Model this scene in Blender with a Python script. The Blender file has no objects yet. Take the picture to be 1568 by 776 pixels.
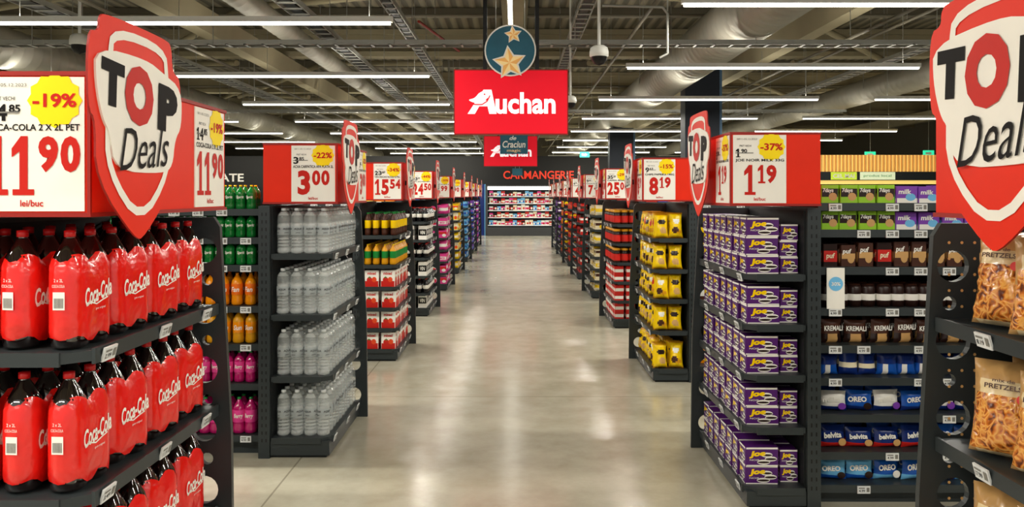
import bpy, math, random
import numpy as np
from mathutils import Vector
random.seed(7); np.random.seed(7)
scene=bpy.context.scene
# ------------------------------------------------------------ materials
def lin(c):
    return tuple(((v/255)/12.92 if v/255<=0.04045 else ((v/255+0.055)/1.055)**2.4) for v in c)
_mats={}
def M(name,col,rough=0.5,metal=0.0,emit=0.0,var=0.06,nscale=8.0,alpha=1.0,spec=0.35,bump=0.0,coat=0.0):
    if name in _mats: return _mats[name]
    m=bpy.data.materials.new(name); m.use_nodes=True
    nt=m.node_tree; b=nt.nodes['Principled BSDF']
    c=lin(col)
    tc=nt.nodes.new('ShaderNodeTexCoord'); nz=nt.nodes.new('ShaderNodeTexNoise')
    nz.inputs['Scale'].default_value=nscale; nz.inputs['Detail'].default_value=2
    nt.links.new(tc.outputs['Object'],nz.inputs['Vector'])
    mx=nt.nodes.new('ShaderNodeMix'); mx.data_type='RGBA'
    mx.inputs[6].default_value=(*[v*(1-var) for v in c],1); mx.inputs[7].default_value=(*[min(1,v*(1+var)) for v in c],1)
    nt.links.new(nz.outputs['Fac'],mx.inputs[0]); nt.links.new(mx.outputs[2],b.inputs['Base Color'])
    b.inputs['Roughness'].default_value=rough; b.inputs['Metallic'].default_value=metal
    b.inputs['Specular IOR Level'].default_value=spec
    b.inputs['Coat Weight'].default_value=coat
    if alpha<1: b.inputs['Alpha'].default_value=alpha
    if emit>0:
        nt.links.new(mx.outputs[2],b.inputs['Emission Color']); b.inputs['Emission Strength'].default_value=emit
    if bump>0:
        bp=nt.nodes.new('ShaderNodeBump'); bp.inputs['Strength'].default_value=bump; bp.inputs['Distance'].default_value=0.01
        nt.links.new(nz.outputs['Fac'],bp.inputs['Height']); nt.links.new(bp.outputs['Normal'],b.inputs['Normal'])
    _mats[name]=m; return m
DARK=M('shelf_charcoal_metal',(54,60,62),0.4,0.3)
DARK2=M('shelf_dark_back',(30,34,36),0.5,0.2)
BLACK=M('black_plastic',(12,12,13),0.4)
RED=M('sign_red',(220,42,16),0.45,emit=0.06,spec=.15)
RED2=M('sign_red_edge',(150,24,14),0.5)
WHITE=M('sign_white',(240,237,228),0.5)
INK=M('ink_black',(26,24,24),0.6,spec=.1)
GREY=M('ink_grey',(120,118,112),0.5)
PRED=M('price_red',(196,34,24),0.5,spec=.15)
YEL=M('badge_yellow',(255,222,14),0.5,spec=.2)
TAG=M('price_tag_white',(215,218,218),0.5)
COLA=M('cola_dark',(20,8,7),0.06,spec=0.8,coat=0.8)
CRED=M('cola_label_red',(222,22,16),0.22,coat=0.35,spec=.35)
FILM=M('cola_shrink_film_red',(228,26,18),0.18,coat=0.6,spec=.4,bump=.7,nscale=22)
CCAP=M('cola_cap_red',(180,16,18),0.35)
CLR=M('clear_bottle',(222,230,228),0.05,alpha=0.17,spec=1.0,coat=1.0)
CLRB=M('clear_bottle_ribs',(236,242,240),0.08,alpha=0.34,spec=1.0,coat=1.0)
CLRL=M('clear_bottle_label',(200,208,210),0.2,alpha=0.42)
GCAP=M('cap_grey',(200,205,205),0.4)
STEEL=M('galvanised_steel',(158,158,150),0.4,0.4)
# ------------------------------------------------------------ mesh builder
class MB:
    def __init__(s): s.ch=[]; s.mats=[]; s._b=None
    def mi(s,m):
        if m not in s.mats: s.mats.append(m)
        return s.mats.index(m)
    def raw(s,v,faces,mats,smooth=False):
        v=np.asarray(v,dtype=np.float64).reshape(-1,3)
        cnt=np.array([len(f) for f in faces],dtype=np.int64)
        lp=np.array([i for f in faces for i in f],dtype=np.int64)
        if isinstance(mats,(list,tuple)): mt=np.array([s.mi(m) for m in mats],dtype=np.int64)
        else: mt=np.full(len(faces),s.mi(mats),dtype=np.int64)
        s.ch.append((v,lp,cnt,mt,np.full(len(faces),smooth))); s._b=None
    def baked(s):
        if s._b is None:
            o=0; V=[];L=[]
            for c in s.ch:
                V.append(c[0]); L.append(c[1]+o); o+=len(c[0])
            s._b=(np.concatenate(V),np.concatenate(L),np.concatenate([c[2] for c in s.ch]),np.concatenate([c[3] for c in s.ch]),np.concatenate([c[4] for c in s.ch]))
            s.ch=[s._b]
        return s._b
    def place(s,t,loc,rz=0.0,sc=1.0,rx=0.0):
        v,l,c,m,sm=t.baked()
        sc=np.array(sc if hasattr(sc,'__len__') else (sc,sc,sc))
        v=v*sc
        if rx:
            ca,sa=math.cos(rx),math.sin(rx); v=v@np.array([[1,0,0],[0,ca,sa],[0,-sa,ca]])
        ca,sa=math.cos(rz),math.sin(rz)
        v=v@np.array([[ca,sa,0],[-sa,ca,0],[0,0,1]])+np.array(loc)
        mp=np.array([s.mi(x) for x in t.mats],dtype=np.int64)
        s.ch.append((v,l,c,mp[m],sm)); s._b=None
    def box(s,x0,x1,y0,y1,z0,z1,m):
        if x0>x1:x0,x1=x1,x0
        v=[(x0,y0,z0),(x1,y0,z0),(x1,y1,z0),(x0,y1,z0),(x0,y0,z1),(x1,y0,z1),(x1,y1,z1),(x0,y1,z1)]
        s.raw(v,[(0,3,2,1),(4,5,6,7),(0,1,5,4),(1,2,6,5),(2,3,7,6),(3,0,4,7)],m)
    def prism(s,pts,fr,n0,n1,m,mside=None):
        O,U,V,N=[np.array(q,dtype=float) for q in fr]
        n=len(pts)
        a=[O+p[0]*U+p[1]*V+n1*N for p in pts]+[O+p[0]*U+p[1]*V+n0*N for p in pts]
        f=[tuple(range(n)),tuple(range(2*n-1,n-1,-1))]+[(i,i+n,(i+1)%n+n,(i+1)%n) for i in range(n)]
        s.raw(a,f,[m,m]+[mside or m]*n)
    def flat(s,pts,fr,n,m):
        O,U,V,N=[np.array(q,dtype=float) for q in fr]
        s.raw([O+p[0]*U+p[1]*V+n*N for p in pts],[tuple(range(len(pts)))],m)
    def rect(s,fr,u0,u1,v0,v1,n,m): s.flat([(u0,v0),(u1,v0),(u1,v1),(u0,v1)],fr,n,m)
    def stroke(s,pts,w,fr,n,m,closed=True):
        O,U,V,N=[np.array(q,dtype=float) for q in fr]; k=len(pts); P=[np.array(p,float) for p in pts]; A=[];B=[]
        for i in range(k):
            a=P[(i-1)%k] if closed or i>0 else P[i]; b=P[(i+1)%k] if closed or i<k-1 else P[i]
            d=b-a; d=d/(np.linalg.norm(d)+1e-9); q=np.array([-d[1],d[0]])
            A.append(P[i]+q*w/2);B.append(P[i]-q*w/2)
        v=[O+p[0]*U+p[1]*V+n*N for p in A+B]
        r=k if closed else k-1
        s.raw(v,[(i,(i+1)%k,(i+1)%k+k,i+k) for i in range(r)],m)
    def text(s,t,fr,cu,cv,w,h,n,m,off=0.0,shear=0.0,rot=0.0):
        O,U,V,N=[np.array(q,dtype=float) for q in fr]
        v,f=text2d(t,off,shear)
        x=v[:,0]*w; y=v[:,1]*h
        if rot: x,y=x*math.cos(rot)-y*math.sin(rot),x*math.sin(rot)+y*math.cos(rot)
        s.raw(O+np.outer(x+cu,U)+np.outer(y+cv,V)+n*N,f,m)
    def digits(s,t,fr,u0,cv,dw,h,n,m,off=.045):
        u=u0
        for c in t:
            g=dw*(.78 if c=='1' else 1.0)
            if c=='1':
                a=u+g*.06; q=g*.88
                s.flat([(a+q*.36,cv-h/2+h*.10),(a+q*.36,cv+h*.24),(a+q*.02,cv+h*.14),(a+q*.02,cv+h*.29),(a+q*.42,cv+h/2),(a+q*.72,cv+h/2),(a+q*.72,cv-h/2+h*.10),(a+q,cv-h/2+h*.10),(a+q,cv-h/2),(a+q*.06,cv-h/2),(a+q*.06,cv-h/2+h*.10)],fr,n,m)
            else: s.text(c,fr,u+g/2,cv,g*.90,h,n,m,off=off)
            u+=g
        return u
    def lathe(s,prof,m,seg=14,smooth=True,cx=0,cy=0):
        v=[];f=[];mm=[]
        for (r,z,_) in prof:
            for i in range(seg):
                a=2*math.pi*i/seg; v.append((cx+r*math.cos(a),cy+r*math.sin(a),z))
        for j in range(len(prof)-1):
            for i in range(seg):
                f.append((j*seg+i,j*seg+(i+1)%seg,(j+1)*seg+(i+1)%seg,(j+1)*seg+i)); mm.append(prof[j][2] or m)
        s.raw(v,f,mm,smooth)
    def tube(s,p0,p1,r,m,seg=8):
        p0=Vector(p0);p1=Vector(p1);d=(p1-p0).normalized(); a=d.orthogonal().normalized(); b=d.cross(a)
        v=[]
        for p in (p0,p1):
            for i in range(seg):
                t=2*math.pi*i/seg; v.append(tuple(p+a*math.cos(t)*r+b*math.sin(t)*r))
        s.raw(v,[(i,(i+1)%seg,(i+1)%seg+seg,i+seg) for i in range(seg)],m,True)
        s.raw(v,[tuple(range(seg)),tuple(range(2*seg-1,seg-1,-1))],m)
    def build(s,name,parent=None):
        v,l,c,m,sm=s.baked()
        me=bpy.data.meshes.new(name)
        me.vertices.add(len(v)); me.vertices.foreach_set('co',v.astype(np.float32).ravel())
        me.loops.add(len(l)); me.loops.foreach_set('vertex_index',l.astype(np.int32))
        me.polygons.add(len(c)); st=np.concatenate([[0],np.cumsum(c)[:-1]])
        me.polygons.foreach_set('loop_start',st.astype(np.int32))
        me.polygons.foreach_set('loop_total',c.astype(np.int32))
        me.polygons.foreach_set('material_index',m.astype(np.int32))
        me.polygons.foreach_set('use_smooth',sm.astype(bool))
        for q in s.mats: me.materials.append(q)
        me.update(calc_edges=True); me.validate()
        ob=bpy.data.objects.new(name,me); scene.collection.objects.link(ob)
        if parent: ob.parent=parent
        return ob
_tc={}
def text2d(t,off,shear):
    k=(t,off,shear)
    if k in _tc: return _tc[k]
    cu=bpy.data.curves.new('t','FONT'); cu.body=t; cu.offset=off; cu.shear=shear; cu.resolution_u=3
    ob=bpy.data.objects.new('t',cu); scene.collection.objects.link(ob)
    dg=bpy.context.evaluated_depsgraph_get(); dg.update()
    me=ob.evaluated_get(dg).to_mesh()
    v=np.array([q.co[:] for q in me.vertices]); f=[tuple(p.vertices) for p in me.polygons]
    lo=v.min(0);hi=v.max(0); v=(v-(lo+hi)/2)/np.maximum(hi-lo,1e-6)
    bpy.data.objects.remove(ob); bpy.data.curves.remove(cu)
    _tc[k]=(v,f); return _tc[k]
def holed(outer,holes):
    cu=bpy.data.curves.new('h','CURVE'); cu.dimensions='2D'; cu.fill_mode='BOTH'; cu.extrude=0.5
    for pts in [outer]+holes:
        sp=cu.splines.new('POLY'); sp.points.add(len(pts)-1); sp.use_cyclic_u=True
        for i,p in enumerate(pts): sp.points[i].co=(p[0],p[1],0,1)
    ob=bpy.data.objects.new('h',cu); scene.collection.objects.link(ob)
    dg=bpy.context.evaluated_depsgraph_get(); dg.update()
    me=ob.evaluated_get(dg).to_mesh()
    v=np.array([q.co[:] for q in me.vertices]); f=[tuple(p.vertices) for p in me.polygons]
    bpy.data.objects.remove(ob); bpy.data.curves.remove(cu)
    return v,f
def chaikin(p,n=2):
    for _ in range(n):
        q=[]
        for i in range(len(p)):
            a=p[i];b=p[(i+1)%len(p)]
            q.append((a[0]*.75+b[0]*.25,a[1]*.75+b[1]*.25)); q.append((a[0]*.25+b[0]*.75,a[1]*.25+b[1]*.75))
        p=q
    return p
def circ(cx,cy,r,n=20,ry=None): return [(cx+r*math.cos(2*math.pi*i/n),cy+(ry or r)*math.sin(2*math.pi*i/n)) for i in range(n)]
def star(cx,cy,R,r,n,rot=math.pi/2):
    return [(cx+(R if i%2==0 else r)*math.cos(rot+math.pi*i/n),cy+(R if i%2==0 else r)*math.sin(rot+math.pi*i/n)) for i in range(2*n)]
Z=(0,0,1)
def fr_near(x,y,z): return ((x,y,z),(1,0,0),Z,(0,-1,0))
def fr_aisle(s,x,y,z): return ((x,y,z),(0,-s,0),Z,(-s,0,0))   # s=-1 left side, faces +x
# ------------------------------------------------------------ camera
cam=bpy.data.cameras.new('camera'); co=bpy.data.objects.new('camera',cam); scene.collection.objects.link(co)
H=1.75
co.location=(0,0,H); co.rotation_euler=(math.pi/2,0,0); cam.sensor_width=36; cam.lens=28.0
cam.shift_x=-0.0026; cam.shift_y=-0.0574; cam.clip_end=200
scene.camera=co
scene.view_settings.view_transform='Standard'
# ------------------------------------------------------------ room
XW=22.0; YB=60.0; YN=-7.0; CZ=6.2
def floor_mat():
    m=bpy.data.materials.new('polished_concrete'); m.use_nodes=True; nt=m.node_tree; b=nt.nodes['Principled BSDF']; L=nt.links.new
    tc=nt.nodes.new('ShaderNodeTexCoord')
    def noise(sc,det,ro=0.6):
        n=nt.nodes.new('ShaderNodeTexNoise'); n.inputs['Scale'].default_value=sc; n.inputs['Detail'].default_value=det; n.inputs['Roughness'].default_value=ro
        L(tc.outputs['Object'],n.inputs['Vector']); return n
    n1=noise(0.6,6); n2=noise(4,7,0.62); n3=noise(45,3)
    r=nt.nodes.new('ShaderNodeValToRGB'); e=r.color_ramp.elements
    e[0].position=0.30; e[0].color=(*lin((166,160,138)),1); e[1].position=0.68; e[1].color=(*lin((208,203,184)),1)
    mx=nt.nodes.new('ShaderNodeMath'); mx.operation='MULTIPLY_ADD'; mx.inputs[1].default_value=0.5
    L(n2.outputs['Fac'],mx.inputs[0])
    h=nt.nodes.new('ShaderNodeMath'); h.operation='MULTIPLY'; h.inputs[1].default_value=0.5; L(n1.outputs['Fac'],h.inputs[0]); L(h.outputs[0],mx.inputs[2])
    L(mx.outputs[0],r.inputs['Fac'])
    sep=nt.nodes.new('ShaderNodeSeparateXYZ'); L(tc.outputs['Object'],sep.inputs[0])
    def joint(out,period,offv):
        a=nt.nodes.new('ShaderNodeMath'); a.operation='ADD'; a.inputs[1].default_value=offv; L(sep.outputs[out],a.inputs[0])
        p=nt.nodes.new('ShaderNodeMath'); p.operation='PINGPONG'; p.inputs[1].default_value=period/2; L(a.outputs[0],p.inputs[0])
        c=nt.nodes.new('ShaderNodeMath'); c.operation='LESS_THAN'; c.inputs[1].default_value=0.006; L(p.outputs[0],c.inputs[0]); return c
    j1=joint('X',6.0,1.42); j2=joint('Y',6.0,-6.9)
    mm=nt.nodes.new('ShaderNodeMath'); mm.operation='MAXIMUM'; L(j1.outputs[0],mm.inputs[0]); L(j2.outputs[0],mm.inputs[1])
    m2=nt.nodes.new('ShaderNodeMath'); m2.operation='MULTIPLY'; m2.inputs[1].default_value=0.5; L(mm.outputs[0],m2.inputs[0])
    cm=nt.nodes.new('ShaderNodeMix'); cm.data_type='RGBA'; L(m2.outputs[0],cm.inputs[0]); L(r.outputs['Color'],cm.inputs[6]); cm.inputs[7].default_value=(*lin((90,82,64)),1)
    L(cm.outputs[2],b.inputs['Base Color'])
    rr=nt.nodes.new('ShaderNodeMapRange'); L(n1.outputs['Fac'],rr.inputs['Value']); rr.inputs['From Min'].default_value=.3; rr.inputs['From Max'].default_value=.7; rr.inputs['To Min'].default_value=0.15; rr.inputs['To Max'].default_value=0.24
    L(rr.outputs['Result'],b.inputs['Roughness']); b.inputs['Specular IOR Level'].default_value=0.75
    b.inputs['Coat Weight'].default_value=.25; b.inputs['Coat Roughness'].default_value=.2
    bp=nt.nodes.new('ShaderNodeBump'); bp.inputs['Strength'].default_value=0.02; L(n3.outputs['Fac'],bp.inputs['Height']); L(bp.outputs['Normal'],b.inputs['Normal'])
    return m
b=MB(); b.box(-XW,XW,YN,YB,-0.1,0,floor_mat()); b.build('floor')
def deck_mat():
    m=bpy.data.materials.new('corrugated_deck'); m.use_nodes=True; nt=m.node_tree; b=nt.nodes['Principled BSDF']; L=nt.links.new
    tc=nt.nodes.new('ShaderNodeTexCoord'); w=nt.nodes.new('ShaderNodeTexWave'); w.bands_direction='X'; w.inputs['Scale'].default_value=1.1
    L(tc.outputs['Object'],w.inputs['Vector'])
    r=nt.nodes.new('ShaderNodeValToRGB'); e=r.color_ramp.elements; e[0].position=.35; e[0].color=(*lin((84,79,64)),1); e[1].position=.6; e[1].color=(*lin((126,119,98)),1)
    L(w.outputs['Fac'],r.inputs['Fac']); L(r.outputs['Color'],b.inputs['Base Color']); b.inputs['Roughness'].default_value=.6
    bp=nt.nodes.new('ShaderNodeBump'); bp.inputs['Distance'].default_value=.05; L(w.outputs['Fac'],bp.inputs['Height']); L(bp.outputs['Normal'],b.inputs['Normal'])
    return m
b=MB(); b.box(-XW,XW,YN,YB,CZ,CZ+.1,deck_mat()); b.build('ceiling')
WALL=M('wall_charcoal',(34,34,33),0.7); WALLG=M('wall_grey',(104,99,86),0.8)
b=MB(); b.box(-XW-.1,-XW,YN,YB,0,CZ,WALLG); b.build('wall_left')
b=MB(); b.box(XW,XW+.1,YN,YB,0,CZ,WALLG); b.build('wall_right')
b=MB(); b.box(-XW,XW,YB,YB+.1,0,CZ,WALLG); b.build('wall_back')
CR=M('letter_red',(215,60,38),0.5,emit=.5)
b=MB(); b.box(-XW,XW,35,35.2,0,3.45,WALL)
b.text('CARMANGERIE',fr_near(0,35,2.62),1.05,0,3.1,.36,.02,CR,off=.02)
b.text('CONGELATE',fr_near(0,35,2.5),-13.6,0,3.4,.36,.02,WHITE,off=.02)
b.text('LACTATE',fr_near(0,35,2.6),-5.5,0,2.4,.34,.02,WHITE,off=.02)
b.build('wall_partition')
# roof structure
CONC=M('beam_concrete',(150,141,114),0.8,var=.18,nscale=1.2); PUR=M('roof_steel_grey',(110,105,90),0.6,.1)
b=MB()
for y in np.arange(-1,59,7.5):
    b.box(-XW,XW,y-.22,y+.22,CZ-.75,CZ-.62,CONC); b.box(-XW,XW,y-.08,y+.08,CZ-.62,CZ-.16,CONC); b.box(-XW,XW,y-.2,y+.2,CZ-.16,CZ-.02,CONC)
for y in np.arange(1.5,59,2.5):
    b.box(-XW,XW,y-.07,y+.07,CZ-.22,CZ-.01,PUR)
b.build('roof_beam')
b=MB()
for x in (-18.5,-12.4,-6.3,0,6.1,12.2,18.3):
    b.prism([(-.16,0),(.16,0),(.26,.42),(-.26,.42)],((x,YN+.1,CZ-1.2),(1,0,0),Z,(0,1,0)),0,YB-YN-.2,CONC)
b.build('roof_girder')
b=MB()
for sx in (-1,1):
    for k in range(9):
        y=-1+7.5*k
        for (xa,xb) in ((2,6),(7.5,11.5),(14,17)):
            b.tube((sx*xa,y,CZ-.9),(sx*xb,y+3.7,CZ-.3),.08,CONC); b.tube((sx*xb,y+3.7,CZ-.3),(sx*(xb+4),y+7.4,CZ-.9),.08,CONC)
b.build('roof_bracing')
# cable trays
def tray(x,z,w,y0,y1):
    b=MB()
    b.box(x-w/2,x-w/2+.02,y0,y1,z,z+.08,STEEL); b.box(x+w/2-.02,x+w/2,y0,y1,z,z+.08,STEEL)
    for y in np.arange(y0,y1,.35): b.box(x-w/2,x+w/2,y,y+.05,z,z+.015,STEEL)
    b.box(x-w*.3,x+w*.25,y0,y1,z+.016,z+.04,BLACK)
    for y in np.arange(y0+1,y1,4): b.tube((x-w/2,y,z),(x-w/2,y,CZ),.008,STEEL,5); b.tube((x+w/2,y,z),(x+w/2,y,CZ),.008,STEEL,5)
    b.build('cable_tray')
tray(-3.1,4.35,.3,1,55); tray(1.15,4.75,.25,1,55); tray(-7.4,4.65,.4,1,55); tray(8.2,4.65,.3,1,55); tray(-1.9,4.6,.2,1,55)
for yy,zz in ((13.2,4.24),(24,4.24)):
    b=MB(); b.box(-12,10,yy,yy+.02,zz,zz+.08,STEEL); b.box(-12,10,yy+.28,yy+.3,zz,zz+.08,STEEL)
    for x in np.arange(-12,10,.3): b.box(x,x+.04,yy,yy+.3,zz,zz+.015,STEEL)
    for x in np.arange(-11,10,3): b.tube((x,yy,zz),(x,yy,CZ),.008,STEEL,5)
    b.build('cable_tray')
# ducts
DUCT=M('spiral_duct_steel',(176,173,160),0.42,0.3,var=.12,nscale=3)
def duct(x,z,r,y0,y1):
    b=MB(); seg=28; v=[];f=[]; ys=[];
    y=y0
    while y<y1:
        ys+= [(y,r),(y+.25,r),(y+.27,r*1.04),(y+.29,r)]; y+=.3
    for (yy,rr) in ys:
        for i in range(seg):
            a=2*math.pi*i/seg; v.append((x+rr*math.cos(a),yy,z+rr*math.sin(a)))
    for j in range(len(ys)-1):
        for i in range(seg): f.append((j*seg+i,(j+1)*seg+i,(j+1)*seg+(i+1)%seg,j*seg+(i+1)%seg))
    b.raw(v,f,DUCT,True)
    for yy in (y0,ys[-1][0]): b.raw([(x+r*math.cos(2*math.pi*i/seg),yy,z+r*math.sin(2*math.pi*i/seg)) for i in range(seg)],[tuple(range(seg))],DUCT)
    for yy in np.arange(y0+1.5,y1,4.5):
        for sx in (-1,1): b.tube((x+sx*r*1.03,yy,z),(x+sx*r*1.03,yy,CZ),.01,STEEL,5)
    b.build('ventilation_duct')
duct(4.05,4.88,.50,3,56); duct(-9.6,4.5,.38,3,56); duct(10.2,4.75,.34,3,56); duct(-4.6,5.05,.2,3,56)
# column
NAVY=M('column_navy',(24,32,44),0.6); NAV2=M('column_blue',(88,120,150),0.6)
for (x,y,t_) in ((5.06,21.3,5.42),(4.2,31,4.35)):
    b=MB(); b.box(x-.5,x+.42,y,y+.6,0,t_,NAVY); b.box(x+.42,x+.5,y+.05,y+.55,.3,t_-.05,NAV2); b.box(x-.53,x+.53,y-.04,y+.64,0,.25,BLACK); b.build('structural_column')
# ------------------------------------------------------------ linear lights
TUBE=M('led_diffuser',(255,252,240),0.4,emit=9.0,var=0); HOUS=M('led_housing',(225,225,218),0.5)
def lamp(x0,x1,y,z,pw):
    b=MB()
    b.box(x0,x1,y-.045,y+.045,z+.03,z+.10,HOUS); b.box(x0+.03,x1-.03,y-.035,y+.035,z,z+.03,TUBE)
    n=max(2,int((x1-x0)/2.2))
    for i in range(n):
        xx=x0+.3+(x1-x0-.6)*i/(n-1); b.tube((xx,y,z+.1),(xx,y,CZ-.05),.005,STEEL,5)
    b.build('linear_led_light')
    for (e,dz,rx,sy) in ((pw,-.012,0,.07),(pw*.15,.112,math.pi,.05)):  # second entry is an upward lamp added to brighten the ceiling
        if e<=0: continue
        ld=bpy.data.lights.new('led_area','AREA'); ld.shape='RECTANGLE'; ld.size=x1-x0; ld.size_y=sy; ld.energy=e; ld.color=(1,.95,.84)
        lo=bpy.data.objects.new('led_light_source',ld); lo.location=((x0+x1)/2,y,z+dz); lo.rotation_euler=(rx,0,0); scene.collection.objects.link(lo)
LZ=3.95
for k in range(-3,10):
    yl=10.3+4.65*k; yr=9.3+4.65*k
    if yl>YN: lamp(-6.7,-1.58,yl,LZ,220)
    if yr>YN: lamp(1.95,7.1,yr,LZ,220)
    lamp(-13.4,-8.4,yl,LZ,90 if k<6 else 0); lamp(8.4,13.4,yr,LZ,90 if k<6 else 0)
b=MB()
b.box(-.10,-.03,4,32,4.42,4.49,HOUS); b.box(-.095,-.035,4,32,4.40,4.42,TUBE)
for y in np.arange(4.5,32,3): b.tube((-.065,y,4.49),(-.065,y,CZ-1.2),.006,STEEL,5)
b.build('aisle_led_track')
# world: even warm fill added, entering from the open end behind the camera
w=bpy.data.worlds.new('world'); scene.world=w; w.use_nodes=True
w.node_tree.nodes['Background'].inputs[0].default_value=(1,.96,.88,1); w.node_tree.nodes['Background'].inputs[1].default_value=.85
# ------------------------------------------------------------ hanging signs
def hang_sign(y,xc,full=True):
    b=MB()
    SR=M('sign_face_glow_red',(222,12,36),.35,emit=.4,spec=.2)  # sign board faces are given a slight glow of their own
    w,h=1.58,.90; z0=2.58
    b.box(xc-w/2,xc+w/2,y,y+.12,z0,z0+h,RED2); fr=fr_near(xc,y,z0+h/2)
    b.rect(fr,-w/2+.015,w/2-.015,-h/2+.015,h/2-.015,.002,SR)
    W=M('sign_face_glow_white',(255,255,255),.4,emit=.6)
    b.text('uchan',fr,.20,-.015,.83,.30,.005,W,off=.03)
    b.flat([(-.60,-.165),(-.38,.17),(-.27,.17),(-.20,-.165),(-.30,-.165),(-.325,-.06),(-.44,-.06),(-.50,-.165)],fr,.004,W)
    b.flat([(-.37,.02),(-.335,.10),(-.315,.02)],fr,.006,SR)
    b.flat(chaikin([(-.60,.03),(-.50,.05),(-.44,.13),(-.36,.155),(-.30,.11),(-.34,.03),(-.42,-.02),(-.52,-.01)],2),fr,.008,W)
    b.stroke([(-.60,-.01),(-.50,-.035),(-.40,-.035),(-.33,.01),(-.29,.09)],.016,fr,.010,SR,False)
    b.flat([(-.305,.125),(-.26,.115),(-.31,.10)],fr,.008,W)
    b.flat(circ(-.365,.105,.012,8),fr,.011,SR)
    for sx in (-.36,.36):
        b.box(xc+sx-.028,xc+sx+.028,y+.03,y+.09,z0+h,CZ-.02,BLACK)
    b.build('hanging_aisle_sign')
hang_sign(11,-.05); hang_sign(23.4,-.12)
GOLD=M('gold_star',(236,176,96),.35,.2,emit=.1); GOLD2=M('gold_star_light',(250,214,150),.35,.1,emit=.15); TEAL=M('disc_teal',(30,90,110),.5,var=.35,nscale=4,emit=.03)
def facet_star(b,fr,cx,cy,R,n):
    P=star(cx,cy,R,R*.46,5,math.pi/2+.12); Q=star(cx,cy,R*1.16,R*.60,5,math.pi/2+.12)
    b.flat(Q,fr,n,WHITE)
    for i in range(10): b.flat([(cx,cy),P[i],P[(i+1)%10]],fr,n+.004,GOLD if i%2 else GOLD2)
b=MB(); fr=fr_near(-.06,10.93,3.73)
b.prism(circ(0,0,.355,40),fr,-.02,0,WHITE); b.flat(circ(0,0,.335,40),fr,.003,TEAL)
facet_star(b,fr,.04,.215,.11,.006); facet_star(b,fr,-.01,-.17,.21,.006)
for sx in (-.2,.2): b.tube((-.06+sx,10.96,3.9),(-.06+sx,10.96,CZ),.006,STEEL,5)
b.build('christmas_star_sign')
b=MB(); fr=fr_near(0,22.9,3.20); b.prism([(-.42,-.28),(.38,-.28),(.38,.3),(-.42,.3)],fr,-.02,0,TEAL)
b.text('de',fr,-.05,.18,.2,.12,.004,WHITE,shear=.3,off=.02); b.text('Craciun',fr,-.02,0,.66,.2,.004,WHITE,shear=.2,off=.02)
b.text('magic',fr,-.02,-.19,.4,.1,.004,GOLD2)
for sx in (-.3,.3): b.tube((sx,22.92,3.5),(sx,22.92,CZ),.006,STEEL,5)
b.build('christmas_banner')
b=MB(); fr=fr_near(0,33,2.7); b.prism([(-.1,-.16),(.32,-.16),(.32,.14),(-.1,.14)],fr,-.02,0,TEAL); 
for sx in (.03,.2): b.tube((sx,33.01,2.8),(sx,33.01,CZ),.006,STEEL,5)
b.build('christmas_banner')
# dome cameras and conduit
WP=M('white_plastic',(225,225,218),.35)
def dome(x,y,z,s=1):
    b=MB(); b.tube((x,y,z),(x,y,CZ-.02),.02*s,WP)
    prof=[(.005,.14,None),(.07,.13,None),(.11,.10,None),(.12,.05,None),(.12,.0,None),(.10,-.01,BLACK),(.095,-.05,BLACK),(.06,-.10,BLACK),(.005,-.12,BLACK)]
    b.lathe([(r*s,z+q*s-.05,m) for r,q,m in prof],WP,18,cx=x,cy=y); b.build('dome_security_camera')
dome(1.06,10,3.54); dome(.98,14,3.42,.9); dome(-7.1,13,4.25,1.3)
b=MB()
pts=[(1.09,9.9,4.1),(1.84,9.9,4.08),(1.9,9.9,4.0),(1.9,9.9,3.5),(1.8,9.9,3.45)]
for p,q in zip(pts[:-1],pts[1:]): b.tube(p,q,.016,STEEL)
b.tube((1.9,9.9,4.03),(1.9,9.9,CZ-.02),.01,STEEL); b.build('conduit_pipe')
SPK=M('sprinkler_red',(140,38,26),.5)
for (p,q,r) in (((-2.0,16.6,5.36),(-1.4,20,5.36),.03),((-8,9,5.4),(-3.4,9,5.4),.035),((-6,5.2,5.40),(-4,5.2,5.40),.025)):
    b=MB(); b.tube(p,q,r,SPK); b.build('sprinkler_pipe')
b=MB()
for (x,z) in ((2.2,4.75),(6.9,4.8),(-5.9,4.4),(5.9,4.5)): b.tube((x,2,z),(x,56,z),.03,PUR); [b.tube((x,y,z),(x,y,CZ),.006,STEEL,4) for y in range(4,56,5)]
for y in (8.2,12,16.3,27): b.tube((-16,y,5.42),(16,y,5.42),.028,PUR)
b.build('service_pipe')
GEX=M('exit_green',(40,190,140),.5,emit=1.5)
for (x,y,z) in ((13.4,30,3.15),(15.6,30,3.2),(-12.5,30,3.2),(2.9,33,3.3)):
    b=MB(); b.box(x-.2,x+.2,y,y+.05,z,z+.22,GEX); b.flat([(-.12,-.04),(.02,-.04),(.02,-.07),(.12,0),(.02,.07),(.02,.04),(-.12,.04)],fr_near(x,y,z+.11),.003,WHITE); b.tube((x,y+.02,z+.22),(x,y+.02,CZ-.02),.008,STEEL,5); b.build('emergency_exit_sign')
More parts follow.
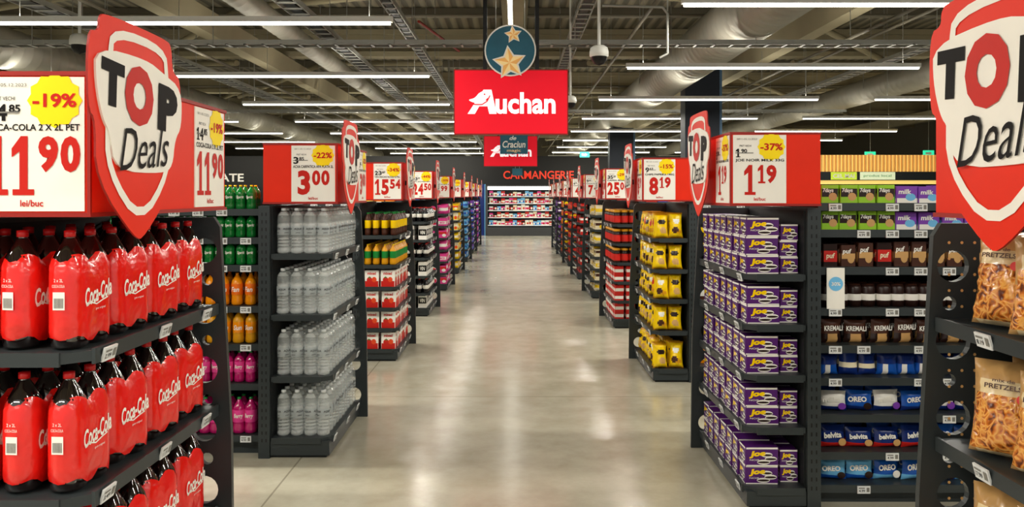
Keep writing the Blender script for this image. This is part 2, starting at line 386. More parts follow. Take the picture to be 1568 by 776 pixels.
# ------------------------------------------------------------ product templates
def bottle(h,r,liq,lab,cap,seg=14,l0=.32,l1=.66,waist=.93):
    t=MB(); P=[(.001,0,liq),(r*.75,0,liq),(r,.035*h,liq),(r,.14*h,liq),(r*waist,.24*h,liq),(r*.99,l0*h,lab),(r*1.01,l0*h+.001,lab),(r*1.01,l1*h,liq),(r,l1*h+.003,liq),(r*.86,(l1+.1)*h,liq),(r*.52,(l1+.19)*h,liq),(r*.28,.93*h,liq),(r*.26,.94*h,cap),(r*.31,.941*h,cap),(r*.31,.995*h,cap),(.001,h,cap)]
    t.lathe(P,liq,seg); return t
def cyl_text(t,s,r,zc,w,h,ang,m,off=.02,shear=.2,n=.0012):
    v,f=text2d(s,off,shear); u=v[:,0]*w; a=ang+u/(r)
    t.raw(np.stack([(r+n)*np.cos(a),(r+n)*np.sin(a),zc+v[:,1]*h],1),f,m)
def crate_pack(w,d,h,base,band=None,txt=None,tm=None,b0=.2,b1=.6,blob=None):
    t=MB(); e=.004
    P=[(-w/2+e,-d/2),(w/2-e,-d/2),(w/2,-d/2+e),(w/2,d/2-e),(w/2-e,d/2),(-w/2+e,d/2),(-w/2,d/2-e),(-w/2,-d/2+e)]
    t.prism(P,((0,0,0),(1,0,0),(0,1,0),Z),0,h,base)
    for (O,U,N,L) in (((0,-d/2,0),(1,0,0),(0,-1,0),w),((w/2,0,0),(0,1,0),(1,0,0),d),((-w/2,0,0),(0,-1,0),(-1,0,0),d)):
        fr=(O,U,Z,N)
        if band: t.rect(fr,-L/2+e,L/2-e,h*b0,h*b1,.0008,band)
        if blob: t.flat(circ(L*.17,h*.36,L*.24,12,h*.22),fr,.0012,blob)
        if txt: t.text(txt,fr,-L*.1 if blob else 0,h*(.68 if blob else (b0+b1)/2),L*.6,h*.28 if blob else h*(b1-b0)*.6,.0016,tm or WHITE,off=.03,shear=.1)
    return t
def bag(w,h,t,mf,nx=8,nz=10,wr=.006,pinch=.10):
    T=MB(); ph=random.uniform(0,6)
    for side in (-1,1):
        v=[];f=[];mm=[]
        for j in range(nz+1):
            for i in range(nx+1):
                a=i/nx*2-1; q=j/nz
                th=t/2*max(0,(1-abs(a)**2.6))*max(0,1-abs(2*q-1)**3.5)**.6*(1.2-.4*q)
                ed=1-pinch*(1-abs(2*q-1)**2)-.5*pinch*q
                inn=1 if 0<i<nx and 0<j<nz else 0
                cr=.5*wr*math.sin(a*9+q*7+ph)*inn
                v.append((a*w/2*ed,side*(th+random.uniform(0,wr)*inn+max(0,cr))+.006*math.sin(q*5+ph)*q,q*h))
        for j in range(nz):
            for i in range(nx):
                k=j*(nx+1)+i; fa=(k,k+1,k+nx+2,k+nx+1); f.append(fa if side<0 else fa[::-1]); mm.append(mf((i+.5)/nx,(j+.5)/nz))
        T.raw(v,f,mm,True)
    return T
def cs(name,c,r=.4,**k): return M('pack_'+name,c,r,**k)
YW=cs('yellow',(246,206,12),.22,coat=.3); YW2=cs('yellow_deep',(218,152,20),.3); PURP=cs('purple',(78,24,104),.4); LIL=cs('violet',(122,60,170)); GRN=cs('green',(24,130,54),.3); LIME=cs('lime',(150,205,40)); 
BLUE=cs('blue',(20,84,176),.3); BLU2=cs('blue_deep',(16,42,112),.3); LBL=cs('light_blue',(110,184,230)); BRN=cs('brown',(70,36,22)); CHOC=cs('choc',(38,20,16),.3); ORG=cs('orange_soda',(242,146,14),.12,coat=.5); OLAB=cs('orange_label',(240,112,14))
PINK=cs('pink',(225,62,145)); MAG=cs('magenta_soda',(180,22,100),.12,coat=.5); CREAM=cs('cream',(236,224,190)); RD=cs('red',(200,34,26)); WH=cs('white',(238,236,228)); TAN=cs('tan',(205,160,100)); GRB=cs('green_bottle',(16,112,44),.12,coat=.5); GB=cs('wine_black',(14,12,14),.12,coat=.5); ORR=cs('orange_red',(225,74,32)); MINT=cs('mint',(120,195,165))
r0=.050
def cola_pair():
    t=MB(); one=bottle(.338,r0,COLA,CRED,CCAP,16,.3,.68,.90)
    for sx in (-1,1): t.place(one,(sx*(r0+.001),0,0))
    R=r0+.0035; n=10
    def loop(sc,flat_):
        p=[]
        for i in range(n+1): a=-math.pi/2+math.pi*i/n; p.append((r0+.001+R*math.cos(a),R*math.sin(a)))
        for i in range(5): p.append((r0*(.66-.33*i),R*(1-flat_*math.sin(math.pi*(i+1)/6))))
        for i in range(n+1): a=math.pi/2+math.pi*i/n; p.append((-r0-.001+R*math.cos(a),R*math.sin(a)))
        for i in range(5): p.append((-r0*(.66-.33*i),-R*(1-flat_*math.sin(math.pi*(i+1)/6))))
        return [(q[0]*sc,q[1]*sc) for q in p]
    k=len(loop(1,0)); v=[];f=[]; lv=((.026,.97,.12,1),(.05,1,.05,0),(.10,1,.03,0),(.15,1.0,0,0),(.20,1,.02,0),(.236,.985,.08,0),(.262,.86,.22,1))
    for (z,sc,fl,wv) in lv:
        for p in loop(sc,fl):
            v.append((p[0]+random.uniform(-.0006,.0006),p[1]+random.uniform(-.0006,.0006),z+(.010*math.sin(p[0]*60)+random.uniform(-.004,.004) if wv else 0)))
    for j in range(len(lv)-1):
        for i in range(k): f.append((j*k+i,j*k+(i+1)%k,(j+1)*k+(i+1)%k,(j+1)*k+i))
    t.raw(v,f,FILM,True)
    for (O,U,N) in (((0,-R,.155),(1,0,0),(0,-1,0)),((0,R,.155),(-1,0,0),(0,1,0))):
        fr=(O,U,Z,N); t.text('Coca-Cola',fr,0,.0,.14,.052,.0020,WHITE,off=.025,shear=.4,rot=.16)
        t.stroke([(-.062,-.034),(-.04,-.026),(-.01,-.034),(.02,-.026),(.05,-.020)],.004,fr,.0020,WHITE,False)
        t.text('gust original',fr,.01,-.048,.05,.008,.0020,WHITE)
    for sx in (-1,1):
        fr=((sx*(r0+.001+R),0,.15),(0,sx,0),Z,(sx,0,0))
        t.rect(fr,-.016,.018,-.035,.015,.0018,WHITE)
        for q in range(7): t.rect(fr,-.012+q*.004,-.010+q*.004,-.03,-.002,.0023,INK)
        t.text('COCA-COLA',fr,0,.032,.036,.008,.002,WHITE); t.text('2 x 2L',fr,0,.048,.026,.009,.002,WHITE)
    return t
PAIR=cola_pair()
def water_bottle():
    h,r=.305,.043; t=MB(); P=[(.001,0,CLR),(r*.8,0,CLRB),(r,.012,CLRB)]
    z=.03
    for i in range(4): P+=[(r,z,CLRB),(r*.91,z+.008,CLR),(r,z+.016,CLR)]; z+=.022
    P+=[(r,.125,CLRL),(r*1.01,.126,CLRL),(r*1.01,.185,CLR),(r,.186,CLRB),(r*.93,.20,CLR),(r*.98,.215,CLR),(r*.92,.255,CLRB),(r*.55,.278,CLR),(r*.32,.286,CLR),(r*.31,.287,GCAP),(r*.38,.288,GCAP),(r*.38,.304,GCAP),(.001,.305,GCAP)]
    t.lathe(P,CLR,12)
    for an in (-math.pi/2,0,math.pi): cyl_text(t,'AQUA',r*1.01,.165,.05,.016,an,INK); cyl_text(t,'plata',r*1.01,.14,.03,.008,an,INK)
    return t
WATER=water_bottle()
def soda(h,r,liq,lab,cap,txt,tm):
    t=bottle(h,r,liq,lab,cap,12); cyl_text(t,txt,r*1.01,h*.49,r*1.5,h*.15,-math.pi/2,tm); return t
SPR=soda(.165,.034,GRB,GRB,YW,'Sprit',WHITE); FAN=soda(.25,.043,ORG,OLAB,ORG,'Fan',WHITE); FAN2=soda(.23,.04,YW2,ORG,ORG,'Sun',WHITE); MGB=soda(.21,.036,MAG,PINK,GRN,'Berry',WHITE)
JOE=crate_pack(.185,.125,.104,PURP,None,None)
for (O,U,N,L) in (((0,-.0625,0),(1,0,0),(0,-1,0),.185),((.0925,0,0),(0,1,0),(1,0,0),.125),((-.0925,0,0),(0,-1,0),(-1,0,0),.125)):
    fr=(O,U,Z,N)
    JOE.rect(fr,-L/2+.004,L/2-.004,.094,.104,.0008,WH); JOE.rect(fr,-L/2+.004,L/2-.004,.0,.006,.0008,WH)
    JOE.text('Joe',fr,-L*.14,.066,L*.5,.040,.002,YW,off=.06,shear=.2,rot=.08)
    JOE.text('NOIR',fr,-L*.22,.034,L*.3,.009,.002,WH)
    for (cx,cy,k) in ((.15,.062,.17),(.27,.040,.19),(.05,.022,.2)):
        JOE.flat(circ(L*cx,cy,L*k,12,.014),fr,.0012,WH); JOE.flat(circ(L*cx,cy-.001,L*k*.93,12,.006),fr,.0018,CHOC)
def chipmap(v):
    def el(a,q,ca,cq,ra,rq): return ((a-ca)/ra)**2+((q-cq)/rq)**2<1
    def f(a,q):
        if q>.93 or q<.05: return YW2
        if v==0:
            if el(a,q,.5,.66,.36,.09): return CHOC
            if el(a,q,.6,.30,.24,.14): return TAN
            return YW
        if v==1:
            if el(a,q,.5,.68,.30,.10): return WH
            if el(a,q,.4,.32,.26,.12): return BRN
            if el(a,q,.7,.25,.2,.1): return YW2
            return YW
        if el(a,q,.5,.6,.2,.16): return RD
        if el(a,q,.5,.26,.34,.1): return YW2
        return YW
    return f
CHIP=[bag(.135,.235,.085,chipmap(i%3),12,16,.010,.16) for i in range(5)]
def pretz_mat():
    m=bpy.data.materials.new('pretzel_window'); m.use_nodes=True; nt=m.node_tree; b=nt.nodes['Principled BSDF']; L=nt.links.new
    tc=nt.nodes.new('ShaderNodeTexCoord'); nz=nt.nodes.new('ShaderNodeTexNoise'); nz.inputs['Scale'].default_value=18; L(tc.outputs['Object'],nz.inputs['Vector'])
    mx=nt.nodes.new('ShaderNodeMix'); mx.data_type='VECTOR'; mx.inputs[0].default_value=.08; L(tc.outputs['Object'],mx.inputs[4]); L(nz.outputs['Color'],mx.inputs[5])
    v=nt.nodes.new('ShaderNodeTexVoronoi'); v.inputs['Scale'].default_value=38; v.feature='DISTANCE_TO_EDGE'; L(mx.outputs[1],v.inputs['Vector'])
    r=nt.nodes.new('ShaderNodeValToRGB'); e=r.color_ramp.elements; e[0].position=.02; e[0].color=(*lin((236,172,82)),1); e[1].position=.34; e[1].color=(*lin((96,42,12)),1)
    x=e.new(.15); x.color=(*lin((204,112,32)),1)
    L(v.outputs['Distance'],r.inputs['Fac']); L(r.outputs['Color'],b.inputs['Base Color']); b.inputs['Roughness'].default_value=.2; b.inputs['Coat Weight'].default_value=.6; b.inputs['Coat Roughness'].default_value=.08
    bp=nt.nodes.new('ShaderNodeBump'); bp.inputs['Distance'].default_value=.006; bp.invert=True; L(v.outputs['Distance'],bp.inputs['Height']); L(bp.outputs['Normal'],b.inputs['Normal'])
    return m
PZ=pretz_mat(); BEI=cs('kraft',(188,146,90),.28,bump=.5,nscale=20,coat=.4); BEI2=cs('kraft_light',(226,204,158),.28,bump=.5,nscale=20,coat=.4)
def pretz():
    t=bag(.215,.27,.11,lambda a,q:PZ if (.06<q<.64 and abs(a-.5)<.48-.3*max(0,q-.45)) else (BEI2 if q<.80 and abs(a-.5)<.36 else BEI),16,20,.013)
    fr=((0,-.064,.205),(1,0,0),(0,.16,.985),(0,-1,.16)); t.text('mix de',fr,0,.012,.06,.010,.006,BRN,off=.02); t.text('PRETZELS',fr,0,-.006,.10,.014,.006,BRN,off=.03)
    t.flat(circ(.05,-.035,.013,14),fr,.008,RD)
    return t
PRETZ=pretz()
# ------------------------------------------------------------ fixtures
def tagm(b,s,a,y,z,side='aisle'):
    x=s*a
    if side=='aisle': fr=((x,y,z),(0,-s,0),(-s*.25,0,.968),(-s*.968,0,-.25))
    else: fr=((x,y,z),(1,0,0),(0,.0,1),(0,-1,0))
    b.prism([(-.036,-.022),(.036,-.022),(.036,.02),(-.036,.02)],fr,.0,.006,TAG)
    b.rect(fr,-.030,.004,.006,.012,.0075,GREY); b.text('%d.%02d'%(random.randint(1,19),random.choice((49,99,19))) if y<4 else '4.99',fr,-.012,-.006,.034,.014,.0075,INK,off=.01); b.rect(fr,.014,.03,-.012,.012,.0075,GREY)
def fixture(s,y0,y1,af,levels,holes=True,pegs=False):
    b=MB()
    def bx(a0,a1,p0,p1,z0,z1,m): b.box(s*a0,s*a1,p0,p1,z0,z1,m)
    bx(1.625,1.70,y0,y1,0,1.675,DARK); bx(1.615,1.625,y0+.03,y1-.03,.1,1.66,DARK2)
    for z in np.arange(.12,1.64,.05):
        for q in (1.648,1.675): b.rect(fr_near(s*q,y0,z),-.004,.004,-.011,.011,.001,BLACK)
    bx(af+.03,1.62,y0+.03,y1-.01,0,levels[-1]-.03,DARK2)
    bx(af+.005,1.62,y0+.005,y1,.02,levels[-1]-.02,DARK)
    for z in levels:
        pts=[(1.615,y0),(af+.06,y0),(af,y0+.05),(af,y1-.005),(1.615,y1-.005)]
        b.prism([(s*p[0],p[1]) for p in pts],((0,0,z-.03),(1,0,0),(0,1,0),Z),0,.03,DARK)
        bx(af-.010,af,y0+.05,y1-.01,z-.038,z+.006,DARK)
        bx(af+.06,1.60,y0-.008,y0,z-.036,z+.004,DARK)
        for yy in np.arange(y0+.12,y1-.08,.36): tagm(b,s,af-.012,yy+random.uniform(-.04,.04),z-.018)
    if pegs:
        for z in np.arange(.15,1.6,.05):
            for q in (1.36,1.4,1.44): b.flat(circ(0,0,.005,6),fr_near(s*q,y1-.016,z),.001,TAN)
    af2=af-.045
    outer=[(1.62,0),(af2-.02,0),(af2-.01,.8),(af2+.035,1.62),(af2+.06,1.66),(1.62,1.66)]
    hs=[]
    z=.12; rs=[.055,.022,.05,.056,.024,.05,.022,.054,.02]; k=0
    while z<1.5:
        r=rs[k%len(rs)]; hs.append(circ(af2+.085+.012*(k%2),z+r,r,18)[::-1]); z+=2*r+.045; k+=1
    v,f=holed(outer,hs)
    w=np.stack([s*v[:,0],y1+.012+v[:,2]*.024,v[:,1]],1); b.raw(w,f,DARK)
    return b
def gondola_body(b,s,y0,levels,a1=8.5):
    def bx(a0,a1_,p0,p1,z0,z1,m): b.box(s*a0,s*a1_,p0,p1,z0,z1,m)
    bx(1.70,a1,y0+.47,y0+.53,0,1.80,DARK2); bx(1.70,a1,y0+.12,y0+.88,0,.09,DARK)
    for a in np.arange(1.72,a1,1.25): bx(a,a+.04,y0+.42,y0+.58,0,1.82,DARK)
    for z in levels:
        bx(1.705,a1,y0+.07,y0+.47,z-.03,z,DARK); bx(1.705,a1,y0+.055,y0+.07,z-.04,z+.004,DARK)
        if z in levels[::2]: bx(1.705,a1,y0+.53,y0+.93,z-.03,z,DARK)
        for a in np.arange(1.80,min(a1,4.2),.16):
            if random.random()<.6: tagm(b,s,a,y0+.054,z-.02,'near')
def fill(b,T,x0,x1,y0,y1,z,dx,dy,n=1,dz=.1,rz=0.0,jit=.004,jr=.04,sc=1.0,only_front=None,svar=0):
    if x0>x1:x0,x1=x1,x0
    nx=max(1,int((x1-x0)/dx+1e-6)); ny=max(1,int((y1-y0)/dy+1e-6))
    for i in range(nx):
        for j in range(ny):
            if only_front=='y' and j>=2: continue
            for k in range(n if not isinstance(n,tuple) else random.randint(*n)):
                t=T[random.randrange(len(T))] if isinstance(T,list) else T
                s_=np.array(sc if hasattr(sc,'__len__') else (sc,sc,sc))*np.array((1,1,1+random.uniform(-svar,svar*.3)))
                b.place(t,(x0+(i+.5)*(x1-x0)/nx+random.uniform(-jit,jit),y0+(j+.5)*(y1-y0)/ny+random.uniform(-jit,jit),z+.001+k*dz),rz+random.uniform(-jr,jr),s_)
# ------------------------------------------------------------ header + shield
def price_sign(b,fr,w,h,name,lei,ban,pct,old):
    b.prism([(-w/2,-h/2),(w/2,-h/2),(w/2,h/2),(-w/2,h/2)],fr,.0,.004,WHITE)
    n=.0055
    b.text('PRET VECHI',fr,-w*.27,h*.34,w*.22,h*.028,n,INK); b.text('0811-05.12.2023',fr,-w*.24,h*.44,w*.38,h*.025,n,GREY)
    e=b.digits(old[0],fr,-w*.46,h*.235,w*.13,h*.125,n,INK,off=.03); b.text(old[1],fr,e+w*.065,h*.265,w*.11,h*.06,n,INK,off=.03)
    b.rect(fr,-w*.46,-w*.12,h*.23,h*.242,n+.001,GREY)
    b.flat([(w*.22+p[0],h*.325+p[1]) for p in star(0,0,w*.265,w*.235,12)],fr,n,YEL)
    b.text(pct,fr,w*.22,h*.325,w*.42,h*.105,n+.0015,PRED,off=.03)
    b.text(name,fr,0,h*.125,w*.92,h*.05,n,INK,off=.02)
    wd=lambda t:sum(.78 if c=='1' else 1 for c in t)
    tot=wd(lei)+.66*wd(ban)
    dw=min(w*.94/tot,w*.32)
    x=-dw*tot/2
    x=b.digits(lei,fr,x,-h*.16,dw,h*.44,n,PRED)
    b.digits(ban,fr,x+.004,-h*.075,dw*.66,h*.27,n,PRED)
    b.text('lei/buc',fr,0,-h*.44,w*.22,h*.05,n,PRED,off=.02)
def header(s,y0,ln,name,lei,ban,pct,old):
    b=MB(); z0,z1=1.70,2.08; a0,a1=1.18,1.67
    b.box(s*a0,s*a1,y0,y0+ln,z0,z1,RED)
    b.box(s*(a0-.006),s*(a1+.003),y0-.006,y0+ln+.006,z1,z1+.012,RED2); b.box(s*(a0-.006),s*(a1+.003),y0-.006,y0+ln+.006,z0-.012,z0,RED2)
    b.box(s*(a0-.005),s*(a0+.004),y0-.005,y0+.004,z0,z1,RED2)
    w,h=.29,.372; zc=(z0+z1)/2
    price_sign(b,fr_near(s*(a0+w/2+.012),y0,zc),w,h,name,lei,ban,pct,old)
    yy=y0+ln-w/2-.02 if s<0 else y0+w/2+.015
    price_sign(b,fr_aisle(s,s*a0,yy,zc),w,h,name,lei,ban,pct,old)
    b.build('price_header_sign')
def shield(s,yc,lat=1.12):
    b=MB(); W2,H2=.29,.318; fr=fr_aisle(s,s*lat,yc,1.937)
    S=lambda P:[(p[0]*W2,p[1]*H2) for p in P]
    out=chaikin([(-.70,.98),(.62,.98),(.76,.93),(.78,.66),(1,.64),(1,.10),(.86,.02),(.86,-.46),(.10,-1.0),(-.10,-1.0),(-.86,-.46),(-.86,.05),(-1,.12),(-1,.78),(-.80,.80),(-.80,.92)],2)
    b.prism(S(out),fr,-.006,0,RED,RED2)
    ln=chaikin([(-.56,.86),(.56,.86),(.62,.60),(.66,.1),(.66,-.38),(.0,-.86),(-.66,-.38),(-.66,.1),(-.62,.60)],2)
    b.stroke(S(ln),.026,fr,.002,WHITE)
    bl=chaikin([(-.90,.66),(.1,.70),(.5,.62),(.98,.52),(.98,.12),(.80,-.02),(.74,-.30),(.5,-.38),(-.55,-.38),(-.64,-.05),(-.78,.06),(-.90,.36)],2)
    b.prism(S(bl),fr,.0,.006,WHITE)
    b.text('T',fr,-.60*W2,.38*H2,.44*W2,.40*H2,.008,INK,off=.07,rot=-.06)
    b.text('O',fr,-.06*W2,.33*H2,.62*W2,.56*H2,.0085,PRED,off=.07)
    b.text('P',fr,.60*W2,.27*H2,.48*W2,.46*H2,.009,INK,off=.07,rot=-.06)
    b.text('Deals',fr,.06*W2,-.15*H2,1.12*W2,.38*H2,.010,INK,off=-.003,shear=.45,rot=.08)
    b.box(s*(lat+.006),s*1.174,yc-.01,yc+.01,1.85,1.9,BLACK)
    b.build('promo_shield_sign')
# ------------------------------------------------------------ LEFT side
G_L=[1.65,1.46,1.275,1.0,.745,.48,.135]
LP=3.08; LY0=2.2
coarse=[crate_pack(.14,.1,.16,c,WH,None) for c in (RD,BLUE,YW,GRN,BRN,ORG)]
names=[('COCA-COLA 2 X 2L PET','11','90','-19%',('14','85')),('ACVA CARPATICA APA PLATA 2L','3','00','-22%',('3','85')),('VIN RECAS ROZE 0.75L','15','54','-34%',('23','60')),('VIN JIDVEI SEC','24','50','-44%',('43','90')),('BISCUITI','6','99','-20%',('8','70')),('LAPTE UHT','8','90','-15%',('9','90')),('DETERGENT','29','90','-25%',('39','90')),('SAMPON','12','49','-30%',('17','90')),('PASTE','5','29','-20%',('6','90')),('PASTE','5','29','-20%',('6','90'))]
lev_left={0:[1.31,.905,.50,.11],1:[1.355,.95,.54,.135],2:[1.32,1.01,.78,.56,.345,.125],3:[1.36,1.1,.84,.58,.33,.12],4:[1.40,1.18,.96,.74,.53,.32,.12]}
WINE=bottle(.30,.038,GB,WH,RD,10,.3,.55,1.0); BEER=bottle(.24,.032,BRN,YW,GRN,10); OIL=bottle(.24,.036,YW2,GRN,YW,10)
def tin():
    t=crate_pack(.15,.12,.17,WH,RD,None,None,.0,.35)
    for (O,U,N,L) in (((0,-.06,0),(1,0,0),(0,-1,0),.15),((.075,0,0),(0,1,0),(1,0,0),.12)):
        fr=(O,U,Z,N); t.text('mixed',fr,0,.14,L*.6,.03,.002,RD,off=.03); t.flat(circ(-L*.15,.07,L*.2,12,.032),fr,.002,RD); t.flat(circ(L*.18,.075,L*.17,12,.028),fr,.0024,ORR); t.flat(star(-L*.15,.098,.016,.006,5),fr,.003,GRN)
    return t
TIN=tin()
BLKBOX=crate_pack(.12,.1,.2,WH,GB,'VIN',WH,.3,.75)
def mixset(c0,c1,c2):
    S=[crate_pack(.15,.12,.15,c0,c1,'eco',c0),crate_pack(.13,.11,.17,c1,c0,'bio',c1,.1,.5,c2),crate_pack(.15,.12,.13,c0,c2,None,None,.5,.85,c1),bag(.15,.17,.07,lambda a,q:c0 if abs(q-.5)>.2 else c1,6,6)]
    return S
for k in range(9):
    y0=LY0+LP*k; y1=y0+1.0; af=1.195 if k==0 else 1.225
    lv=lev_left.get(k,lev_left[4])
    f=fixture(-1,y0,y1,af,lv); gondola_body(f,-1,y0,G_L if k==1 else G_L[::2]); f.build('shelving_gondola')
    header(-1,y0+.01,1.03,*names[k]); shield(-1,y0+.18)
    x0,x1=-1.60,-(af+.015); p=MB(); nm='grocery_stock'
    if k==0:
        nm='cola_bottles'
        for z in lv: fill(p,PAIR,x0,x1,y0+.02,y1-.03,z,.107,.225,rz=math.pi/2-.10,jit=.003,jr=.07)
    elif k==1:
        nm='water_bottles'
        for z in lv: fill(p,WATER,x0,x1,y0+.03,y1-.02,z,.089,.089,jit=.003,jr=1)
    elif k==2:
        nm='drinks_and_canned_goods'
        fill(p,BEER,x0,x1,y0+.03,y1-.02,lv[0],.075,.075); fill(p,OIL,x0,x1,y0+.03,y1-.02,lv[1],.08,.08,sc=(1,1,.9))
        for z in lv[2:]: fill(p,TIN,x0,x1,y0+.03,y1-.02,z,.16,.13,jr=.08,jit=.006)
    elif k==3:
        nm='wine_bottles'
        for i,z in enumerate(lv): fill(p,WINE if i%2==0 else BLKBOX,x0,x1,y0+.03,y1-.02,z,.09 if i%2==0 else .125,.09 if i%2==0 else .11,sc=(1,1,.68) if i%2==0 else 1)
    else:
        cols={4:[PINK,WH,RD],5:[YW,CREAM,ORR],6:[LBL,BLUE,WH],7:[BLUE,LIL,WH],8:[LIL,PINK,WH]}[k]
        t=mixset(*cols)
        for z in lv: fill(p,t,x0+.02,x1,y0+.03,y1-.03,z,.17,.14,jr=.08,svar=.1)
    p.build(nm)
    p=MB()
    if k==1:
        for i,z in enumerate(G_L):
            T,dx,sc=[(SPR,.072,1),(SPR,.072,1),(SPR,.072,1),(FAN,.09,.88),(FAN2,.085,.95),(MGB,.077,1),(MGB,.077,1.15)][i]
            fill(p,T,-4.5,-1.75,y0+.09,y0+.43,z,dx,dx,sc=sc,jr=.25,only_front='y')
        p.build('soda_bottles')
    else:
        for z in G_L[::2]: fill(p,coarse,-3.8,-1.75,y0+.12,y0+.42,z,.15,.16,jr=.05,only_front='y')
        p.build('grocery_packs')
# ------------------------------------------------------------ RIGHT side
G_R=[1.70,1.55,1.34,1.11,.90,.717,.51,.30,.115]
RY0=1.42; RP=3.0
namesR=[('PRETZELS MIX 300G','9','99','-25%',('13','30')),('JOE NOIR MILK 33G','1','19','-37%',('1','90')),('CHIPS PAPRIKA 140G','8','19','-15%',('9','63')),('CAFEA BOABE','25','00','-29%',('35','20')),('CIOCOLATA','7','49','-20%',('9','40')),('NAPOLITANE','4','19','-15%',('4','99')),('CEREALE','11','90','-20%',('14','90')),('OREZ','6','20','-20%',('7','90')),('ZAHAR','4','80','-20%',('5','90'))]
lev_right={0:[1.36,.985,.61,.235],1:[1.305,1.025,.745,.455,.12],2:[1.34,1.05,.77,.475,.12],3:[1.36,1.11,.86,.61,.36,.12]}
JAR=MB(); JAR.lathe([(.001,0,BRN),(.04,0,BRN),(.042,.02,RD),(.043,.09,CHOC),(.042,.11,CHOC),(.034,.125,YW2),(.038,.126,YW2),(.038,.15,YW2),(.001,.151,YW2)],BRN,10)
for k in range(9):
    y0=RY0+RP*k; y1=y0+1.09; af=1.33 if k==0 else 1.285
    lv=lev_right.get(k,[1.40,1.16,.92,.7,.5,.3,.12])
    f=fixture(1,y0,y1,af,lv,pegs=(k==0)); gondola_body(f,1,y0,G_R if k==1 else G_L[::2]); f.build('shelving_gondola')
    header(1,y0-.07,.88,*namesR[k]); shield(1,y0+.44)
    x0,x1=af+.015,1.60; p=MB(); nm='grocery_stock'
    if k==0:
        nm='pretzel_bags'
        for z in lv:
            for yy in np.arange(y0+.12,y1-.1,.19):
                for a in (0,1): p.place(PRETZ,(af+.09+a*.11,yy+random.uniform(-.01,.01),z+.01),-math.pi/2+.65+random.uniform(-.15,.15),(.96,.96,1.0),rx=-.13)
    elif k==1:
        nm='wafer_boxes'
        for i,z in enumerate(lv):
            n=3 if i==0 else 2
            fill(p,JOE,af+.01,af+.205,y0+.05,y1-.02,z,.19,.128,n=n,dz=.105,jr=.05,jit=.006)
            fill(p,JOE,af+.215,1.61,y0+.09,y1-.02,z,.11,.118,n=n,dz=.092,jr=.05,sc=(.55,.9,.88))
    elif k==2:
        nm='chips_bags'
        for z in lv:
            for row in range(2):
                for i in range(2): p.place(CHIP[random.randrange(5)],(af+.09+i*.135+random.uniform(-.01,.01),y0+.08+row*.09,z+.003),random.uniform(-.4,.2),(1.05,1,random.uniform(.95,1.04)),rx=random.uniform(-.15,.0))
            for j in range(9):
                p.place(CHIP[random.randrange(5)],(af+.075+random.uniform(-.005,.02),y0+.25+j*.092,z+.003),-.95+random.uniform(-.35,.35),(.95,1,random.uniform(.9,1.03)),rx=random.uniform(-.16,.04))
                p.place(CHIP[random.randrange(5)],(af+.20,y0+.25+j*.092,z+.003),-.75+random.uniform(-.3,.3),(1,.85,1))
    elif k==3:
        nm='coffee_jars_and_packs'
        t=crate_pack(.12,.1,.10,RD,WH,None)
        for i,z in enumerate(lv):
            if i<3: fill(p,JAR,x0,x1,y0+.04,y1-.03,z,.09,.09,sc=1.25)
            else: fill(p,t,x0,x1,y0+.04,y1-.03,z,.13,.11,n=2,dz=.1)
    else:
        cols={4:[CREAM,YW,BRN],5:[RD,BRN,WH],6:[RD,ORR,YW],7:[ORR,YW,RD],8:[LIL,PURP,WH]}[k]
        t=mixset(*cols)
        for z in lv: fill(p,t,x0,x1-.02,y0+.03,y1-.03,z,.16,.14,jr=.08,svar=.1)
    p.build(nm)
    p=MB()
    if k==1:
        GP=crate_pack(.10,.07,.105,LIME,CHOC,'7days',WH,.35,.8,TAN); PP=crate_pack(.12,.08,.1,LIL,WH,'milk',WH,.0,.3,LBL)
        BP=crate_pack(.085,.07,.10,BRN,TAN,'puf',WH,.35,.6,TAN); BP2=crate_pack(.085,.07,.10,CHOC,RD,'puf',CREAM,.2,.7,None)
        CUP=MB(); CUP.lathe([(.001,0,CHOC),(.034,0,CHOC),(.036,.03,WH),(.036,.06,CHOC),(.036,.09,CHOC),(.03,.105,BRN),(.001,.106,BRN)],CHOC,12)
        KR=bag(.13,.14,.045,lambda a,q:BRN if q>.35 else (TAN if abs(a-.45)<.25 else CHOC)); KR.text('KREMALI',((0,-.026,.09),(1,0,0),Z,(0,-1,0)),0,0,.11,.03,.005,WH,off=.02)
        def sweet(c0,c1,txt,cc): 
            t=bag(.16,.125,.05,lambda a,q:c0 if q>.28 else c1,8,8,.006)
            t.text(txt,((0,-.030,.075),(1,0,0),Z,(0,-1,0)),-.01,0,.10,.034,.005,WH,off=.04,rot=.05); t.flat(circ(.045,.035,.022,12),((0,-.034,0),(1,0,0),Z,(0,-1,0)),.002,cc); return t
        O1=sweet(BLUE,BLU2,'OREO',CHOC); O2=sweet(BLUE,LBL,'OREO',WH); O3=sweet(WH,BLU2,'milka',LIL); O4=sweet(BLU2,RD,'belvita',TAN); O5=sweet(LBL,BLUE,'OREO',CHOC)
        NB=bag(.12,.13,.05,lambda a,q:BLU2 if q>.5 else (WH if .3<a<.5 else BLUE)); NB2=bag(.11,.14,.05,lambda a,q:CREAM if .3<q<.55 else BLU2)
        xs,xm,xe=1.75,2.17,4.4; ya,yb=y0+.11,y0+.42
        for zi in (0,1):
            fill(p,GP,xs,xm,ya,yb,G_R[zi],.105,.09,only_front='y'); fill(p,PP,xm,xe,ya,yb,G_R[zi],.13,.1,only_front='y',svar=.1)
        fill(p,[BP,BP,BP2],xs,xe,ya,yb,G_R[2],.10,.09,only_front='y',sc=(1,1,1.35),svar=.15); fill(p,CUP,xs,xe,ya,yb,G_R[3],.08,.08,only_front='y',sc=1.2)
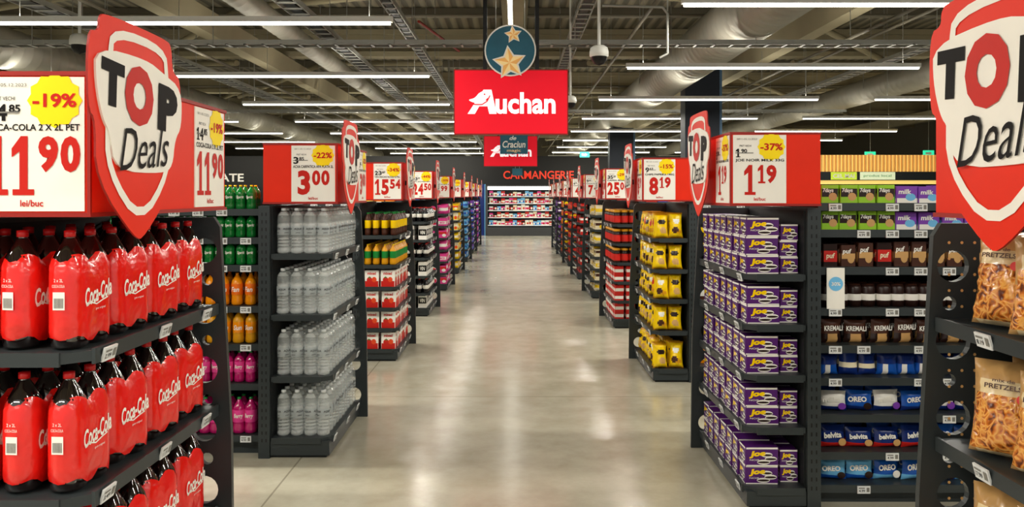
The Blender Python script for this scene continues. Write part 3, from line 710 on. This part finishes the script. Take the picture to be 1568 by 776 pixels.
        fill(p,KR,xs,xe,ya,yb,G_R[4],.135,.09,only_front='y',jr=.2,svar=.1); fill(p,[NB,NB2,NB],xs,xe,ya,yb,G_R[5],.11,.09,only_front='y',jr=.25,svar=.15)
        for z,T in zip(G_R[6:],([O1,O1,O3],[O2,O4,O1],[O5,O5,O2])): fill(p,T,xs,xe,ya+.01,yb,z,.155,.09,only_front='y',jr=.25,svar=.15)
        fr=fr_near(1.80,y0+.045,1.24); p.prism([(-.05,-.13),(.05,-.13),(.05,.1),(-.05,.1)],fr,-.004,0,WH); p.flat(circ(0,.01,.04,20),fr,.002,LBL); p.text('30%',fr,0,.01,.05,.02,.004,WH,off=.02)
        p.build('snack_packs')
    else:
        for z in G_L[::2]: fill(p,coarse,1.75,3.8,y0+.12,y0+.42,z,.15,.16,jr=.05,only_front='y')
        p.build('grocery_packs')
# ------------------------------------------------------------ back fridge and kiosk
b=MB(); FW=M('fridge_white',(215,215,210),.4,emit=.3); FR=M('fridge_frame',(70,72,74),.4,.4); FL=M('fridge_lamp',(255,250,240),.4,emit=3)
b.box(-1.25,1.8,34.6,34.9,0,2.15,FR); b.box(-1.25,-1.15,33.9,34.6,0,2.15,FR); b.box(1.7,1.8,33.9,34.6,0,2.15,FR); b.box(-1.15,1.7,33.9,34.6,2.10,2.15,FR); b.box(-1.15,1.7,33.88,33.9,1.96,2.10,FL); b.box(-1.15,1.7,33.8,34.6,0,.35,FR)
b.box(-1.15,1.7,34.55,34.59,.35,2.0,DARK2)
t=[crate_pack(.16,.14,.22,c,q,None,None,.2,.6,w_) for c,q,w_ in ((RD,WH,PINK),(CREAM,RD,WH),(PINK,WH,BRN),(WH,CREAM,RD),(RD,CREAM,WH),(LBL,WH,BLUE),(CHOC,RD,WH),(WH,PINK,RD))]
for i,z in enumerate((.45,.78,1.08,1.38,1.68)):
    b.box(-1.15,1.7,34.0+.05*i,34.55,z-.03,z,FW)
    fill(b,t,-1.1,1.65,34.05+.05*i,34.4,z,.17,.17,jr=.05,svar=.35)
b.build('refrigerated_display')
b=MB()
for (x0,x1,c) in ((-1.75,-1.3,BLU2),(-1.3,-1.26,LBL)): b.box(x0,x1,34.3,34.5,0,2.2,c)
b.build('blue_display_panel')
WOOD=M('slat_wood_lit',(214,160,84),.5,emit=.25,var=.15,nscale=2); LG=M('sign_lime',(190,214,60),.5,emit=.4); LG2=M('sign_pale_green',(214,226,190),.5,emit=.4)  # slat wood glows by itself, standing in for warm light on the slats
b=MB(); y=26
b.box(9.4,14.6,y+.1,y+.16,2.1,3.05,M('kiosk_glow',(250,214,120),.5,emit=.7)); 
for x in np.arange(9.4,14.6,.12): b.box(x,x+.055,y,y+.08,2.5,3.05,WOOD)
b.box(9.4,14.6,y-.04,y+.1,2.22,2.5,DARK2); b.box(9.4,14.6,y,y+.16,0,1.0,DARK2); b.box(9.4,9.6,y,y+.16,1,2.3,DARK2); b.box(14.4,14.6,y,y+.16,1,2.3,DARK2)
fr=fr_near(0,y-.04,2.36); b.rect(fr,10.3,11.15,-.12,.13,.01,LG); b.text('CEL MAI',fr,10.72,0,.7,.14,.02,WHITE,off=.03); b.rect(fr,11.25,12.4,-.12,.13,.01,LG2); b.text('produs local',fr,11.82,0,.9,.1,.02,GRN)
b.build('bakery_kiosk')
